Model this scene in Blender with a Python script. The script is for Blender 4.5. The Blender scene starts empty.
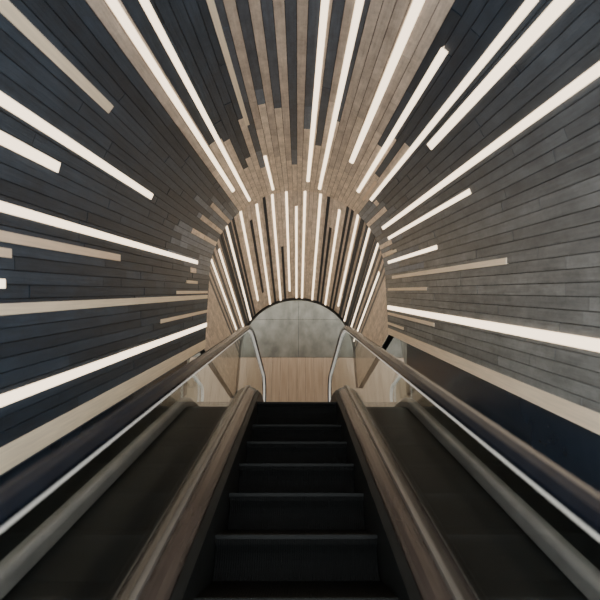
import bpy, math, random, bmesh
from mathutils import Vector, Matrix
random.seed(11)
scn=bpy.context.scene
A=math.radians(30); CA,SA=math.cos(A),math.sin(A)
F=360.0; VX,VY=297.0,291.0
R=1.9; NC=0.4; K0=7.7; KT=math.tan(A/2); YEND=11.13
H0=1.52
SB=0.0   # vault start along the slope, cut short to let world light in
NB_L=-1.20; NB_R=-0.89
def W(x,s,n): return Vector((x, CA*s-SA*n, SA*s+CA*n))

# ------------------------------------------------------------ node helpers
def mat(name, build):
    m=bpy.data.materials.new(name); m.use_nodes=True
    nt=m.node_tree; nt.nodes.clear()
    out=nt.nodes.new('ShaderNodeOutputMaterial')
    sh=build(nt)
    nt.links.new(sh.outputs[0],out.inputs['Surface'])
    return m
def N(nt,t,**kw):
    n=nt.nodes.new(t)
    for k,v in kw.items():
        if k in n.inputs: n.inputs[k].default_value=v
        else: setattr(n,k,v)
    return n
def coords(nt,kind='Object',scale=(1,1,1)):
    tc=N(nt,'ShaderNodeTexCoord'); mp=N(nt,'ShaderNodeMapping')
    mp.inputs['Scale'].default_value=scale
    nt.links.new(tc.outputs[kind],mp.inputs[0]); return mp
def noisy(nt,c1,c2,scale=(1,1,1),nscale=5,detail=6,kind='Object',rough=0.5,metal=0,bump=0.0,lo=.3,hi=.7,spec=.5,em=0):
    mp=coords(nt,kind,scale)
    no=N(nt,'ShaderNodeTexNoise'); no.inputs['Scale'].default_value=nscale; no.inputs['Detail'].default_value=detail
    nt.links.new(mp.outputs[0],no.inputs['Vector'])
    cr=N(nt,'ShaderNodeValToRGB'); cr.color_ramp.elements[0].color=(*c1,1); cr.color_ramp.elements[1].color=(*c2,1)
    cr.color_ramp.elements[0].position=lo; cr.color_ramp.elements[1].position=hi
    nt.links.new(no.outputs[0],cr.inputs[0])
    b=N(nt,'ShaderNodeBsdfPrincipled'); b.inputs['Roughness'].default_value=rough; b.inputs['Metallic'].default_value=metal
    b.inputs['Specular IOR Level'].default_value=spec
    nt.links.new(cr.outputs[0],b.inputs['Base Color'])
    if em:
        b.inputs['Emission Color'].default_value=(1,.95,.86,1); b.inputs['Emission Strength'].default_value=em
    if bump:
        bp=N(nt,'ShaderNodeBump'); bp.inputs['Strength'].default_value=bump; bp.inputs['Distance'].default_value=.02
        nt.links.new(no.outputs[0],bp.inputs['Height']); nt.links.new(bp.outputs[0],b.inputs['Normal'])
    return b
def plank_build(nt):
    at=N(nt,'ShaderNodeAttribute'); at.attribute_name='col'
    mp=coords(nt,'UV',(1.2,14,1))
    no=N(nt,'ShaderNodeTexNoise'); no.inputs['Scale'].default_value=2.2; no.inputs['Detail'].default_value=8; no.inputs['Roughness'].default_value=.65
    nt.links.new(mp.outputs[0],no.inputs['Vector'])
    mp2=coords(nt,'UV',(1,1,1))
    n2=N(nt,'ShaderNodeTexNoise'); n2.inputs['Scale'].default_value=3.2; n2.inputs['Detail'].default_value=10; n2.inputs['Roughness'].default_value=.8
    nt.links.new(mp2.outputs[0],n2.inputs['Vector'])
    r1=N(nt,'ShaderNodeMapRange'); r1.inputs['From Min'].default_value=.3; r1.inputs['From Max'].default_value=.7; r1.inputs['To Min'].default_value=.8; r1.inputs['To Max'].default_value=1.17
    r2=N(nt,'ShaderNodeMapRange'); r2.inputs['From Min'].default_value=.32; r2.inputs['From Max'].default_value=.68; r2.inputs['To Min'].default_value=.58; r2.inputs['To Max'].default_value=1.35
    nt.links.new(no.outputs[0],r1.inputs[0]); nt.links.new(n2.outputs[0],r2.inputs[0])
    mu=N(nt,'ShaderNodeMath',operation='MULTIPLY'); nt.links.new(r1.outputs[0],mu.inputs[0]); nt.links.new(r2.outputs[0],mu.inputs[1])
    vm=N(nt,'ShaderNodeVectorMath',operation='SCALE'); nt.links.new(at.outputs['Color'],vm.inputs[0]); nt.links.new(mu.outputs[0],vm.inputs['Scale'])
    b=N(nt,'ShaderNodeBsdfPrincipled'); b.inputs['Roughness'].default_value=.46; b.inputs['Specular IOR Level'].default_value=.42
    nt.links.new(vm.outputs[0],b.inputs['Base Color'])
    bp=N(nt,'ShaderNodeBump'); bp.inputs['Strength'].default_value=.5; bp.inputs['Distance'].default_value=.012
    nt.links.new(no.outputs[0],bp.inputs['Height']); nt.links.new(bp.outputs[0],b.inputs['Normal'])
    return b
M_plank=mat('stained_planks',plank_build)
def timber_build(nt):
    at=N(nt,'ShaderNodeAttribute'); at.attribute_name='col'
    mp=coords(nt,'UV',(1.5,22,1))
    no=N(nt,'ShaderNodeTexNoise'); no.inputs['Scale'].default_value=2.0; no.inputs['Detail'].default_value=6
    nt.links.new(mp.outputs[0],no.inputs['Vector'])
    r1=N(nt,'ShaderNodeMapRange'); r1.inputs['From Min'].default_value=.3; r1.inputs['From Max'].default_value=.7; r1.inputs['To Min'].default_value=.86; r1.inputs['To Max'].default_value=1.06
    nt.links.new(no.outputs[0],r1.inputs[0])
    vm=N(nt,'ShaderNodeVectorMath',operation='SCALE'); nt.links.new(at.outputs['Color'],vm.inputs[0]); nt.links.new(r1.outputs[0],vm.inputs['Scale'])
    b=N(nt,'ShaderNodeBsdfPrincipled'); b.inputs['Roughness'].default_value=.5
    nt.links.new(vm.outputs[0],b.inputs['Base Color'])
    return b
M_timber=mat('pale_timber_batten',timber_build)
def emis(c,st):
    def f(nt):
        e=N(nt,'ShaderNodeEmission'); e.inputs[0].default_value=(*c,1); e.inputs[1].default_value=st; return e
    return f
M_lit=mat('led_diffuser',emis((1,.79,.56),3.6))
M_shell=mat('shell_black',lambda nt:noisy(nt,(.008,.009,.011),(.015,.016,.018),rough=.8))
M_rubber=mat('rubber',lambda nt:noisy(nt,(.004,.006,.011),(.008,.011,.017),nscale=20,rough=.22,spec=.35))
M_steel=mat('brushed_steel',lambda nt:noisy(nt,(.5,.5,.47),(.7,.69,.65),scale=(1,1,30),nscale=8,rough=.3,metal=1))
M_rail_glow=mat('glowing_rail_profile',lambda nt:noisy(nt,(.66,.64,.58),(.74,.72,.66),nscale=8,rough=.35,em=.35))  # faint glow added to the profile, standing in for glass-edge reflection
M_brown=mat('bronze_deck',lambda nt:noisy(nt,(.024,.018,.016),(.045,.035,.031),scale=(14,1,1),nscale=4,rough=.2,metal=.1))
M_brown2=mat('bronze_deck_light',lambda nt:noisy(nt,(.14,.13,.12),(.2,.185,.17),scale=(14,1,1),nscale=4,rough=.3,metal=.5))
M_skirt=mat('skirt_panel',lambda nt:noisy(nt,(.006,.007,.007),(.011,.012,.012),nscale=6,rough=.45,spec=.2))
M_deck=mat('dark_side_deck',lambda nt:noisy(nt,(.003,.004,.0045),(.006,.0075,.008),nscale=3,rough=.4,spec=.2))
M_grey=mat('grey_kerb',lambda nt:noisy(nt,(.15,.145,.14),(.22,.21,.20),nscale=5,rough=.35))
M_navy=mat('navy_side_panel',lambda nt:noisy(nt,(.014,.021,.034),(.024,.034,.052),nscale=3,rough=.25))
def step_b(nt):
    tc=N(nt,'ShaderNodeTexCoord'); wv=N(nt,'ShaderNodeTexWave'); wv.bands_direction='X'; wv.inputs['Scale'].default_value=22
    nt.links.new(tc.outputs['Object'],wv.inputs['Vector'])
    cr=N(nt,'ShaderNodeValToRGB'); cr.color_ramp.elements[0].color=(.001,.0012,.0012,1); cr.color_ramp.elements[1].color=(.0038,.0042,.004,1)
    nt.links.new(wv.outputs[0],cr.inputs[0])
    b=N(nt,'ShaderNodeBsdfPrincipled'); b.inputs['Roughness'].default_value=.55; b.inputs['Specular IOR Level'].default_value=.1
    nt.links.new(cr.outputs[0],b.inputs['Base Color'])
    bp=N(nt,'ShaderNodeBump'); bp.inputs['Strength'].default_value=.6; bp.inputs['Distance'].default_value=.008
    nt.links.new(wv.outputs[0],bp.inputs['Height']); nt.links.new(bp.outputs[0],b.inputs['Normal'])
    return b
M_step=mat('ribbed_step',step_b)
M_nose=mat('step_nosing',lambda nt:noisy(nt,(.006,.007,.007),(.009,.010,.0095),nscale=9,rough=.6,spec=.12))  # paler than the treads: edge highlight put into the colour
def glass_b(nt):
    t=N(nt,'ShaderNodeBsdfTransparent'); t.inputs[0].default_value=(.94,.96,.95,1)
    g=N(nt,'ShaderNodeBsdfGlossy'); g.inputs['Roughness'].default_value=.02; g.inputs['Color'].default_value=(.95,.96,.96,1)
    lw=N(nt,'ShaderNodeLayerWeight'); lw.inputs[0].default_value=.5
    pw=N(nt,'ShaderNodeMath',operation='POWER'); pw.inputs[1].default_value=3
    ma=N(nt,'ShaderNodeMath',operation='MULTIPLY_ADD'); ma.inputs[1].default_value=.38; ma.inputs[2].default_value=.04
    nt.links.new(lw.outputs['Facing'],pw.inputs[0]); nt.links.new(pw.outputs[0],ma.inputs[0])
    mx=N(nt,'ShaderNodeMixShader')
    nt.links.new(ma.outputs[0],mx.inputs[0]); nt.links.new(t.outputs[0],mx.inputs[1]); nt.links.new(g.outputs[0],mx.inputs[2])
    return mx
M_glass=mat('balustrade_glass',glass_b)
M_conc=mat('concrete',lambda nt:noisy(nt,(.115,.105,.08),(.24,.222,.175),scale=(1,1,.7),nscale=2.6,detail=12,rough=.8,bump=.3))
M_wood=mat('timber_panel',lambda nt:noisy(nt,(.36,.25,.16),(.50,.365,.245),scale=(9,9,.6),nscale=1.6,detail=8,rough=.5))
M_floor=mat('landing_stone',lambda nt:noisy(nt,(.2,.2,.19),(.3,.3,.28),nscale=4,rough=.5))
M_black=mat('black_trim',lambda nt:noisy(nt,(.005,.005,.006),(.009,.009,.010),rough=.5))

# ------------------------------------------------------------ mesh builder
class MB:
    def __init__(s): s.v=[];s.f=[];s.m=[];s.uv=[];s.c=[]
    def add(s,vs,fs,mi=0,uvs=None,col=(1,1,1)):
        o=len(s.v); s.v+= [tuple(v) for v in vs]
        uvs=uvs or [(0,0)]*len(vs); s.uv+=uvs
        for f in fs: s.f.append([i+o for i in f]); s.m.append(mi); s.c.append(col)
    def box(s,x0,x1,y0,y1,z0,z1,mi=0,col=(1,1,1)):
        vs=[(x,y,z) for z in (z0,z1) for y in (y0,y1) for x in (x0,x1)]
        s.add(vs,[(0,2,3,1),(4,5,7,6),(0,1,5,4),(2,6,7,3),(0,4,6,2),(1,3,7,5)],mi,None,col)
    def obj(s,name,mats,parent=None,smooth=False,bevel=0):
        me=bpy.data.meshes.new(name); me.from_pydata(s.v,[],s.f)
        for m in mats: me.materials.append(m)
        me.polygons.foreach_set('material_index',s.m)
        me.uv_layers.new(name='UVMap')
        me.attributes.new('col','FLOAT_COLOR','CORNER')
        uvf=[];cf=[]
        for f,c in zip(s.f,s.c):
            for vi in f:
                uvf+=[s.uv[vi][0],s.uv[vi][1]]; cf+=[c[0],c[1],c[2],1.0]
        me.uv_layers['UVMap'].data.foreach_set('uv',uvf)
        me.attributes['col'].data.foreach_set('color',cf)
        me.polygons.foreach_set('use_smooth',[smooth]*len(s.f))
        bm=bmesh.new(); bm.from_mesh(me); bmesh.ops.recalc_face_normals(bm,faces=bm.faces); bm.to_mesh(me); bm.free()
        me.update()
        o=bpy.data.objects.new(name,me); scn.collection.objects.link(o)
        if parent: o.parent=parent
        if bevel:
            b=o.modifiers.new('bev','BEVEL'); b.width=bevel; b.segments=2; b.limit_method='ANGLE'
        return o
def empty(name):
    e=bpy.data.objects.new(name,None); scn.collection.objects.link(e); return e

# ------------------------------------------------------------ vault section
HQ=math.pi*R/2
def sec(t,off=0):
    if abs(t)<=HQ:
        th=t/R; return ((R-off)*math.sin(th), NC+(R-off)*math.cos(th))
    return (math.copysign(R-off,t), NC-(abs(t)-HQ))
TL=-(HQ+NC-NB_L); TR=HQ+NC-NB_R
def px2ts(px,py):
    dx,dn=px-VX, VY-py; r=math.hypot(dx,dn); ux,un=dx/r,dn/r
    b=-un*NC; c=NC*NC-R*R
    lam=-b+math.sqrt(b*b-c)
    x,n=ux*lam,un*lam
    if n>=NC: t=R*math.atan2(x,n-NC)
    else:
        lam=R/max(abs(ux),1e-6); n=un*lam; t=math.copysign(HQ+NC-n,ux)
    return t, F*lam/r
def kink(n): return K0+KT*n
def vstrip(mb,t0,t1,s0,s1,off,mi=0,col=(1,1,1),back=-.015):
    """board on the inclined vault; s1=None runs to the bend"""
    vs=[];uv=[]
    for o in (back,off):
        for t in (t0,t1):
            x,n=sec(t,o)
            for s in (s0,s1):
                ss=kink(n) if s is None else min(s,kink(n))
                vs.append(W(x,ss,n)); uv.append((ss+t0*7.3,t))
    mb.add(vs,[(0,1,3,2),(4,6,7,5),(0,4,5,1),(2,3,7,6),(0,2,6,4),(1,5,7,3)],mi,uv,col)
def hstrip(mb,t0,t1,w0,w1,off,mi=0,col=(1,1,1),back=-.015):
    """board on the level vault; w = fraction of the way from bend to end"""
    vs=[];uv=[]
    for o in (back,off):
        for t in (t0,t1):
            x,n=sec(t,o); k=W(x,kink(n),n)
            for w in (w0,w1):
                y=k.y+(YEND-k.y)*w
                vs.append((x,y,k.z)); uv.append((y+t0*5.1,t))
    mb.add(vs,[(0,1,3,2),(4,6,7,5),(0,4,5,1),(2,3,7,6),(0,2,6,4),(1,5,7,3)],mi,uv,col)

BEIGE=(.76,.64,.52); NAVY=(.026,.040,.060); SLATE=(.12,.148,.19)
def vary(c,a=.15):
    k=1+random.uniform(-a,a); return tuple(min(.95,x*k) for x in c)
vault=empty('ceiling')
mb=MB()
SW=.095; ns=int((TR-TL)/SW); SW=(TR-TL)/ns
rr=random.Random(4)
for i in range(ns):
    t0=TL+i*SW; t1=t0+SW-.006; tc=(t0+t1)/2
    x,n=sec(tc); rho=math.hypot(x,n); phi=math.degrees(math.atan2(x,n))
    lim=rr.uniform(125,190); lim2=rr.uniform(96,138)
    brks=[SB]; s=SB+rr.uniform(.3,1.8)
    while s<7.2: brks.append(s); s+=rr.uniform(1.0,2.6)
    for L in (lim,lim2): brks.append(F*rho/L)
    brks=sorted(b for b in brks if b<7.6)
    for j,b in enumerate(brks):
        e=brks[j+1] if j+1<len(brks) else None
        sm=(b+(e if e else kink(n)))/2; r=F*rho/max(sm,.3)
        if abs(phi)<37 and r<lim: c=vary(BEIGE,.07)
        elif -37.5<phi<-30.5 or 14.5<phi<27.5: c=vary((.56,.475,.40),.08)
        elif -17<phi<14:
            c=vary((.54,.455,.38),.1) if i%2==0 else vary((.07,.085,.11),.2)
            if r<lim+18 and i%2: c=vary(SLATE,.2)
        elif 37<=abs(phi)<80 and r<lim2: c=vary(SLATE,.3) if rr.random()<.8 else vary(BEIGE,.2)
        elif phi>38:
            k=min(1,max(0,(phi-38)/50)); base=tuple(NAVY[q]*(1-k)+(.185,.19,.185)[q]*k for q in range(3)); c=vary(base,.2)
        else: c=vary(NAVY,.3)
        vstrip(mb,t0,t1,b,(e-.004) if e else None,rr.uniform(0,.005),0,c)
    # level part
    phx=abs(tc)/R*57.3
    if phx<48 or phx>94: c=vary(BEIGE,.08)
    elif i%2: c=vary((.06,.066,.078),.3)
    else: c=vary((.60,.50,.41),.15)
    hstrip(mb,t0,t1,0,1,.0,0,c)
mb.obj('plank_lining',[M_plank],vault)
# continuous black shell added behind the planks to block light
sh=MB(); m=60
for off in (-.03,-.15):
    rows=[]
    for i in range(m+1):
        t=TL+(TR-TL)*i/m; x,n=sec(t,off); k=W(x,kink(n),n)
        rows.append([W(x,SB,n),k,Vector((x,YEND,k.z))])
    vs=[p for r_ in rows for p in r_]
    fs=[]
    for i in range(m):
        a=i*3
        fs+=[(a,a+1,a+4,a+3),(a+1,a+2,a+5,a+4)]
    sh.add(vs,fs)
so=sh.obj('backing_shell',[M_shell],vault)
# arch edge trim
tr=MB()
for i in range(m):
    ta=TL+(TR-TL)*i/m; tb=TL+(TR-TL)*(i+1)/m
    v=[]
    for t in (ta,tb):
        for o in (-.16,.06):
            x,n=sec(t,o); k=W(x,kink(n),n)
            v+=[(x,YEND,k.z),(x,YEND+.08,k.z)]
    tr.add(v,[(0,1,5,4),(2,6,7,3),(0,4,6,2),(1,3,7,5)])
tr.obj('arch_edge_trim',[M_black],vault)

# ------------------------------------------------------------ strips (inner px, outer px or None, width m, kind)
LT=[ # inner end, outer end(None = runs past viewer), width, kind
 ((212,340),None,.17,'P'),((214,322),None,.078,'L'),((160,322),(212,312),.055,'P'),((207,297),None,.075,'P'),
 ((176,293),(207,293),.05,'P'),((120,259),None,.07,'W'),((197,263),None,.065,'L'),((12,255),None,.06,'W'),((5,285),None,.06,'L'),
 ((60,170),None,.075,'L'),((152,198),None,.07,'L'),((112,113),None,.075,'P'),
 ((233,192),None,.062,'L'),((250,203),None,.058,'L'),((247,127),None,.055,'P'),
 ((273,193),(262,158),.05,'L'),((307,182),None,.062,'L'),((315,206),None,.062,'L'),
 ((350,163),None,.075,'L'),((357,192),(449,58),.065,'L'),((362,200),(372,180),.05,'W'),
 ((370,200),(530,0),.06,'L'),((428,147),None,.08,'L'),((382,228),None,.065,'L'),((388,238),(471,196),.055,'L'),
 ((388,262),(437,250),.055,'L'),((392,277),(507,269),.06,'P'),((388,289),(427,289),.05,'P'),
 ((388,307),None,.08,'L'),((388,313),(435,322),.05,'P'),((386,322),(404,327),.05,'P'),((388,330.5),None,.13,'P'),
 ((204,238),(213,251),.05,'P'),((222,233),(215,229),.05,'P'),((197,283),(186,279),.05,'P'),((396,250),(386,258),.05,'P'),
]
wood=MB(); lit=MB()
WC={'W':(.84,.66,.49),'P':(.95,.79,.60)}
for inn,out,w,k in LT:
    t,s1=px2ts(*inn); 
    if out:
        t2,s0=px2ts(*out)
        if s0>s1: s0,s1=s1,s0
    else: s0=SB
    s1=min(s1,7.95)
    if k=='L': vstrip(lit,t-w/2,t+w/2,s0,s1,.014)
    else: vstrip(wood,t-w/2,t+w/2,s0,s1,.012,0,vary(WC[k],.04))
# level strips, angle from crown
HL=[(-82,0,.8),(-70,.05,1),(-57,.0,1),(-43,.0,.85),(-30,.02,1),(-18,.0,1),(-8,.0,.9),(-1,.1,1),(5,.0,1),(16,.0,1),(31,.05,1),(46,0,.9),(58,.0,1),(70,.0,1),(82,.1,1)]
for a,w0,w1 in HL:
    t=math.radians(a)*R; hstrip(lit,t-.026,t+.026,w0,w1,.014)
HD=[(-24,0,1),(-36,.1,.8),(22,.0,1),(26,.2,1),(37,0,1),(41,0,1),(-13,.4,1),(51,0,1),(64,0,1),(-50,0,1),(-63,0,1)]
for a,w0,w1 in HD:
    t=math.radians(a)*R; hstrip(wood,t-.035,t+.035,w0,w1,.010,0,(.03,.035,.043))
wood.obj('timber_battens',[M_timber],vault)
lit.obj('light_strips',[M_lit],vault)

# ------------------------------------------------------------ path sweep for escalator parts
yc=4.95; zc=yc*math.tan(A)-H0/CA
def path(y0,y1,fil=.7,h=0.0):
    pts=[]
    T=fil*math.tan(A/2)
    p0=Vector((yc-T*CA, zc-T*SA)); c=p0+fil*Vector((SA,-CA))
    n1=Vector((-SA,CA))
    ys=Vector((y0, y0*math.tan(A)-H0/CA))
    for k in range(9):
        q=ys.lerp(p0,k/8); pts.append((q,n1))
    for k in range(1,13):
        a=A*(1-k/12); nn=Vector((-math.sin(a),math.cos(a))); pts.append((c+fil*nn,nn))
    pts.append((Vector((y1,zc)),Vector((0,1))))
    return pts
def sweep(mb,section,pts,mi=0,closed=True,caps=True):
    m=len(section); vs=[];uv=[]; d=0; prev=None
    for p,nn in pts:
        if prev is not None: d+=(p-prev).length
        prev=p
        for (x,h) in section:
            q=p+nn*h; vs.append((x,q.x,q.y)); uv.append((d,h))
    fs=[]
    for i in range(len(pts)-1):
        for j in range(m if closed else m-1):
            a=i*m+j; b=i*m+(j+1)%m
            fs.append((a,b,b+m,a+m))
    if closed and caps: fs+= [tuple(range(m))[::-1], tuple(range((len(pts)-1)*m,len(pts)*m))]
    mb.add(vs,fs,mi,uv)
esc=empty('escalator')
Y0=-1.6
st=MB(); run=.4
def line_z(y): return min(y*math.tan(A)-H0/CA, zc)
y=yc-.28
ys=[]
while y>Y0: ys.append(y); y-=run
for idx,yy in enumerate(ys):
    z=line_z(yy)
    if idx==0: z=zc-.05
    st.box(-.503,.503,yy,yy+run+.03,z-.05,z,0)
    st.box(-.503,.503,yy-.012,yy+.02,z-.02,z+.002,1)
    zl=line_z(yy-run) if idx<len(ys)-1 else z-.23
    v=[];seg=6
    for q in range(seg+1):
        u=q/seg; v+=[(-.5,yy+.03*math.sin(u*math.pi)*.8+.005,z-.015-(z-.015-zl+.02)*u),(.5,yy+.03*math.sin(u*math.pi)*.8+.005,z-.015-(z-.015-zl+.02)*u)]
    st.add(v,[(2*q,2*q+1,2*q+3,2*q+2) for q in range(seg)],0)
st.obj('steps',[M_step,M_nose],esc)
cb=MB(); cb.box(-.5,.5,yc+.1,yc+1.4,zc-.04,zc+.005); cb.obj('comb_plate',[M_steel],esc)
YF=7.0
P=path(Y0,YF)
b=MB(); sweep(b,[(-.8,-.6),(.8,-.6),(.8,-.4),(-.8,-.4)],path(Y0,6.0)); b.obj('under_step_slab',[M_black],esc)  # dark slab added below the steps to stop light coming through
for sx,nm in ((-1,'left'),(1,'right')):
    f=lambda L:[(sx*a,b) for a,b in L]
    b=MB(); sweep(b,f([(.503,-.42),(.503,.16),(.54,.20),(.54,-.42)]),P); b.obj('skirt_'+nm,[M_skirt],esc)
    b=MB()
    arc=[(.665-.125*math.cos(q*math.pi/10),.17+.07*math.sin(q*math.pi/10)) for q in range(11)]
    sweep(b,f([(.54,-.3)]+arc+[(.79,-.3)]),P,0)
    sweep(b,f([(.655,.238),(.655,.262),(.685,.262),(.685,.238)]),P,1)
    sweep(b,f([(.79,.05),(.79,.16),(.815,.15),(.815,.05)]),P,1)
    b.obj('deck_'+nm,[M_brown,M_brown2],esc)
    b=MB(); sweep(b,f([(.664,.25),(.664,1.0),(.676,1.0),(.676,.25)]),P)
    v=[];n_=14
    cy,cz,rg=YF,zc+.625,.375
    v=[(sx*.67,cy,zc+.25)]+[(sx*.67,cy+rg*math.cos(a),cz+rg*math.sin(a)) for a in [math.pi/2-math.pi*q/n_ for q in range(n_+1)]]
    b.add(v,[tuple(range(len(v)))])
    b.obj('glass_'+nm,[M_glass],esc)
    P3=path(Y0,YF)
    cen=Vector((YF,zc+.58)); L=[]
    for q in range(1,17):
        a=math.pi*q/16; nn=Vector((math.sin(a),math.cos(a))); L.append((cen-nn*.58,nn))
    PP=P3+L
    b=MB()
    sweep(b,f([(.632,1.01),(.628,1.03),(.64,1.055),(.67,1.062),(.70,1.055),(.712,1.03),(.708,1.01)]),PP,0)
    b.obj('handrail_'+nm,[M_rubber],esc,smooth=False)
    b=MB(); sweep(b,f([(.652,.985),(.652,1.012),(.688,1.012),(.688,.985)]),PP); b.obj('handrail_guide_'+nm,[M_rail_glow],esc)

# low side balustrades between escalator and wall
for sx,nb in ((-1,NB_L),(1,NB_R)):
    r=empty('side_balustrade')
    f=lambda L:[(sx*a,b) for a,b in L]
    b=MB(); sweep(b,f([(.82,-.1),(.82,-.02),(1.93,-.02),(1.93,-.1)]),P); b.obj('dark_deck',[M_deck],r)
    b=MB(); PK=path(Y0,5.6); sweep(b,f([(1.46,-.02),(1.46,.07),(1.48,.10),(1.55,.10),(1.57,.07),(1.57,-.02)]),PK); b.obj('kerb',[M_grey],r,bevel=.01)
    b=MB(); sweep(b,f([(1.505,.10),(1.505,.42),(1.515,.42),(1.515,.10)]),PK); b.obj('low_glass',[M_glass],r)
    cen=Vector((5.6,zc+.22))
    L=[]
    for q in range(1,9):
        a=math.pi*q/16; nn=Vector((math.sin(a),math.cos(a))); L.append((cen-nn*.22,nn))
    b=MB(); sweep(b,f([(1.49,.42),(1.49,.445),(1.53,.445),(1.53,.42)]),PK+L); b.obj('low_rail',[M_rail_glow],r)
    b=MB()
    v=[W(sx*xx,s,n) for xx in (1.93,2.05) for s in (-1.5,6.3) for n in (nb+.02,-H0-.3)]
    b.add(v,[(0,1,3,2),(4,6,7,5),(0,2,6,4),(1,5,7,3),(0,4,5,1),(2,3,7,6)])
    b.obj('wall_left_lower' if sx<0 else 'wall_right_lower',[M_navy])

# ------------------------------------------------------------ upper landing
b=MB(); b.box(-3.9,3.9,yc+.5,12.7,zc-.3,zc-.045); b.obj('floor',[M_floor])
YB=12.6; ZW=.353*YB
b=MB()
xs=[-3.9,-2.0,.05,2.1,3.9]; zs=[ZW+.02,6.0,7.4]
for i in range(4):
    for j in range(2): b.box(xs[i]+.006,xs[i+1]-.006,YB,YB+.2,zs[j]+.006,zs[j+1]-.006,0)
b.box(-3.9,3.9,YB+.02,YB+.25,zc-.1,7.4,2)
x=-3.9
while x<3.89:
    b.box(x+.004,min(x+.30,3.9)-.004,YB-.03,YB+.1,zc-.04,ZW,1); x+=.30
b.obj('wall_back',[M_conc,M_wood,M_black])
for sx,nm in ((-1,'left'),(1,'right')):
    b=MB(); b.box(min(sx*3.9,sx*4.1),max(sx*3.9,sx*4.1),yc,12.8,zc-.3,7.4,0)
    b.obj('wall_'+nm,[M_conc])
b=MB(); b.box(-4.1,4.1,YEND+.1,12.85,7.4,7.6); b.obj('ceiling_corridor',[M_conc])

# ------------------------------------------------------------ lights
def area(name,loc,rot,sx,sy,e,col):
    l=bpy.data.lights.new(name,'AREA'); l.shape='RECTANGLE'; l.size=sx; l.size_y=sy; l.energy=e; l.color=col
    o=bpy.data.objects.new(name,l); o.location=loc; o.rotation_euler=rot; scn.collection.objects.link(o); return o
area('corridor_fill',(0,11.9,7.3),(math.radians(0),0,0),5,.3,30,(1,.91,.76))  # unseen fill lamp, added to brighten the back wall
area('landing_light_a',(-2.9,9,4.6),(math.radians(20),0,0),.4,3,18,(1,.91,.76))
area('landing_light_b',(2.9,9,4.6),(math.radians(20),0,0),.4,3,18,(1,.91,.76))
w=bpy.data.worlds.new('World'); scn.world=w; w.use_nodes=True
bg=w.node_tree.nodes['Background']; bg.inputs[0].default_value=(.9,.95,1,1); bg.inputs[1].default_value=5.0

# ------------------------------------------------------------ camera
cam=bpy.data.cameras.new('camera'); co=bpy.data.objects.new('camera',cam); scn.collection.objects.link(co)
cam.sensor_width=36; cam.lens=36*F/600; cam.clip_start=.02
co.location=(0,0,0)
pitch=A-math.atan(9/F); yaw=-math.atan(3/F)
co.rotation_euler=(math.pi/2+pitch,0,yaw)
cam.dof.use_dof=True; cam.dof.focus_distance=6; cam.dof.aperture_fstop=1.4
scn.camera=co
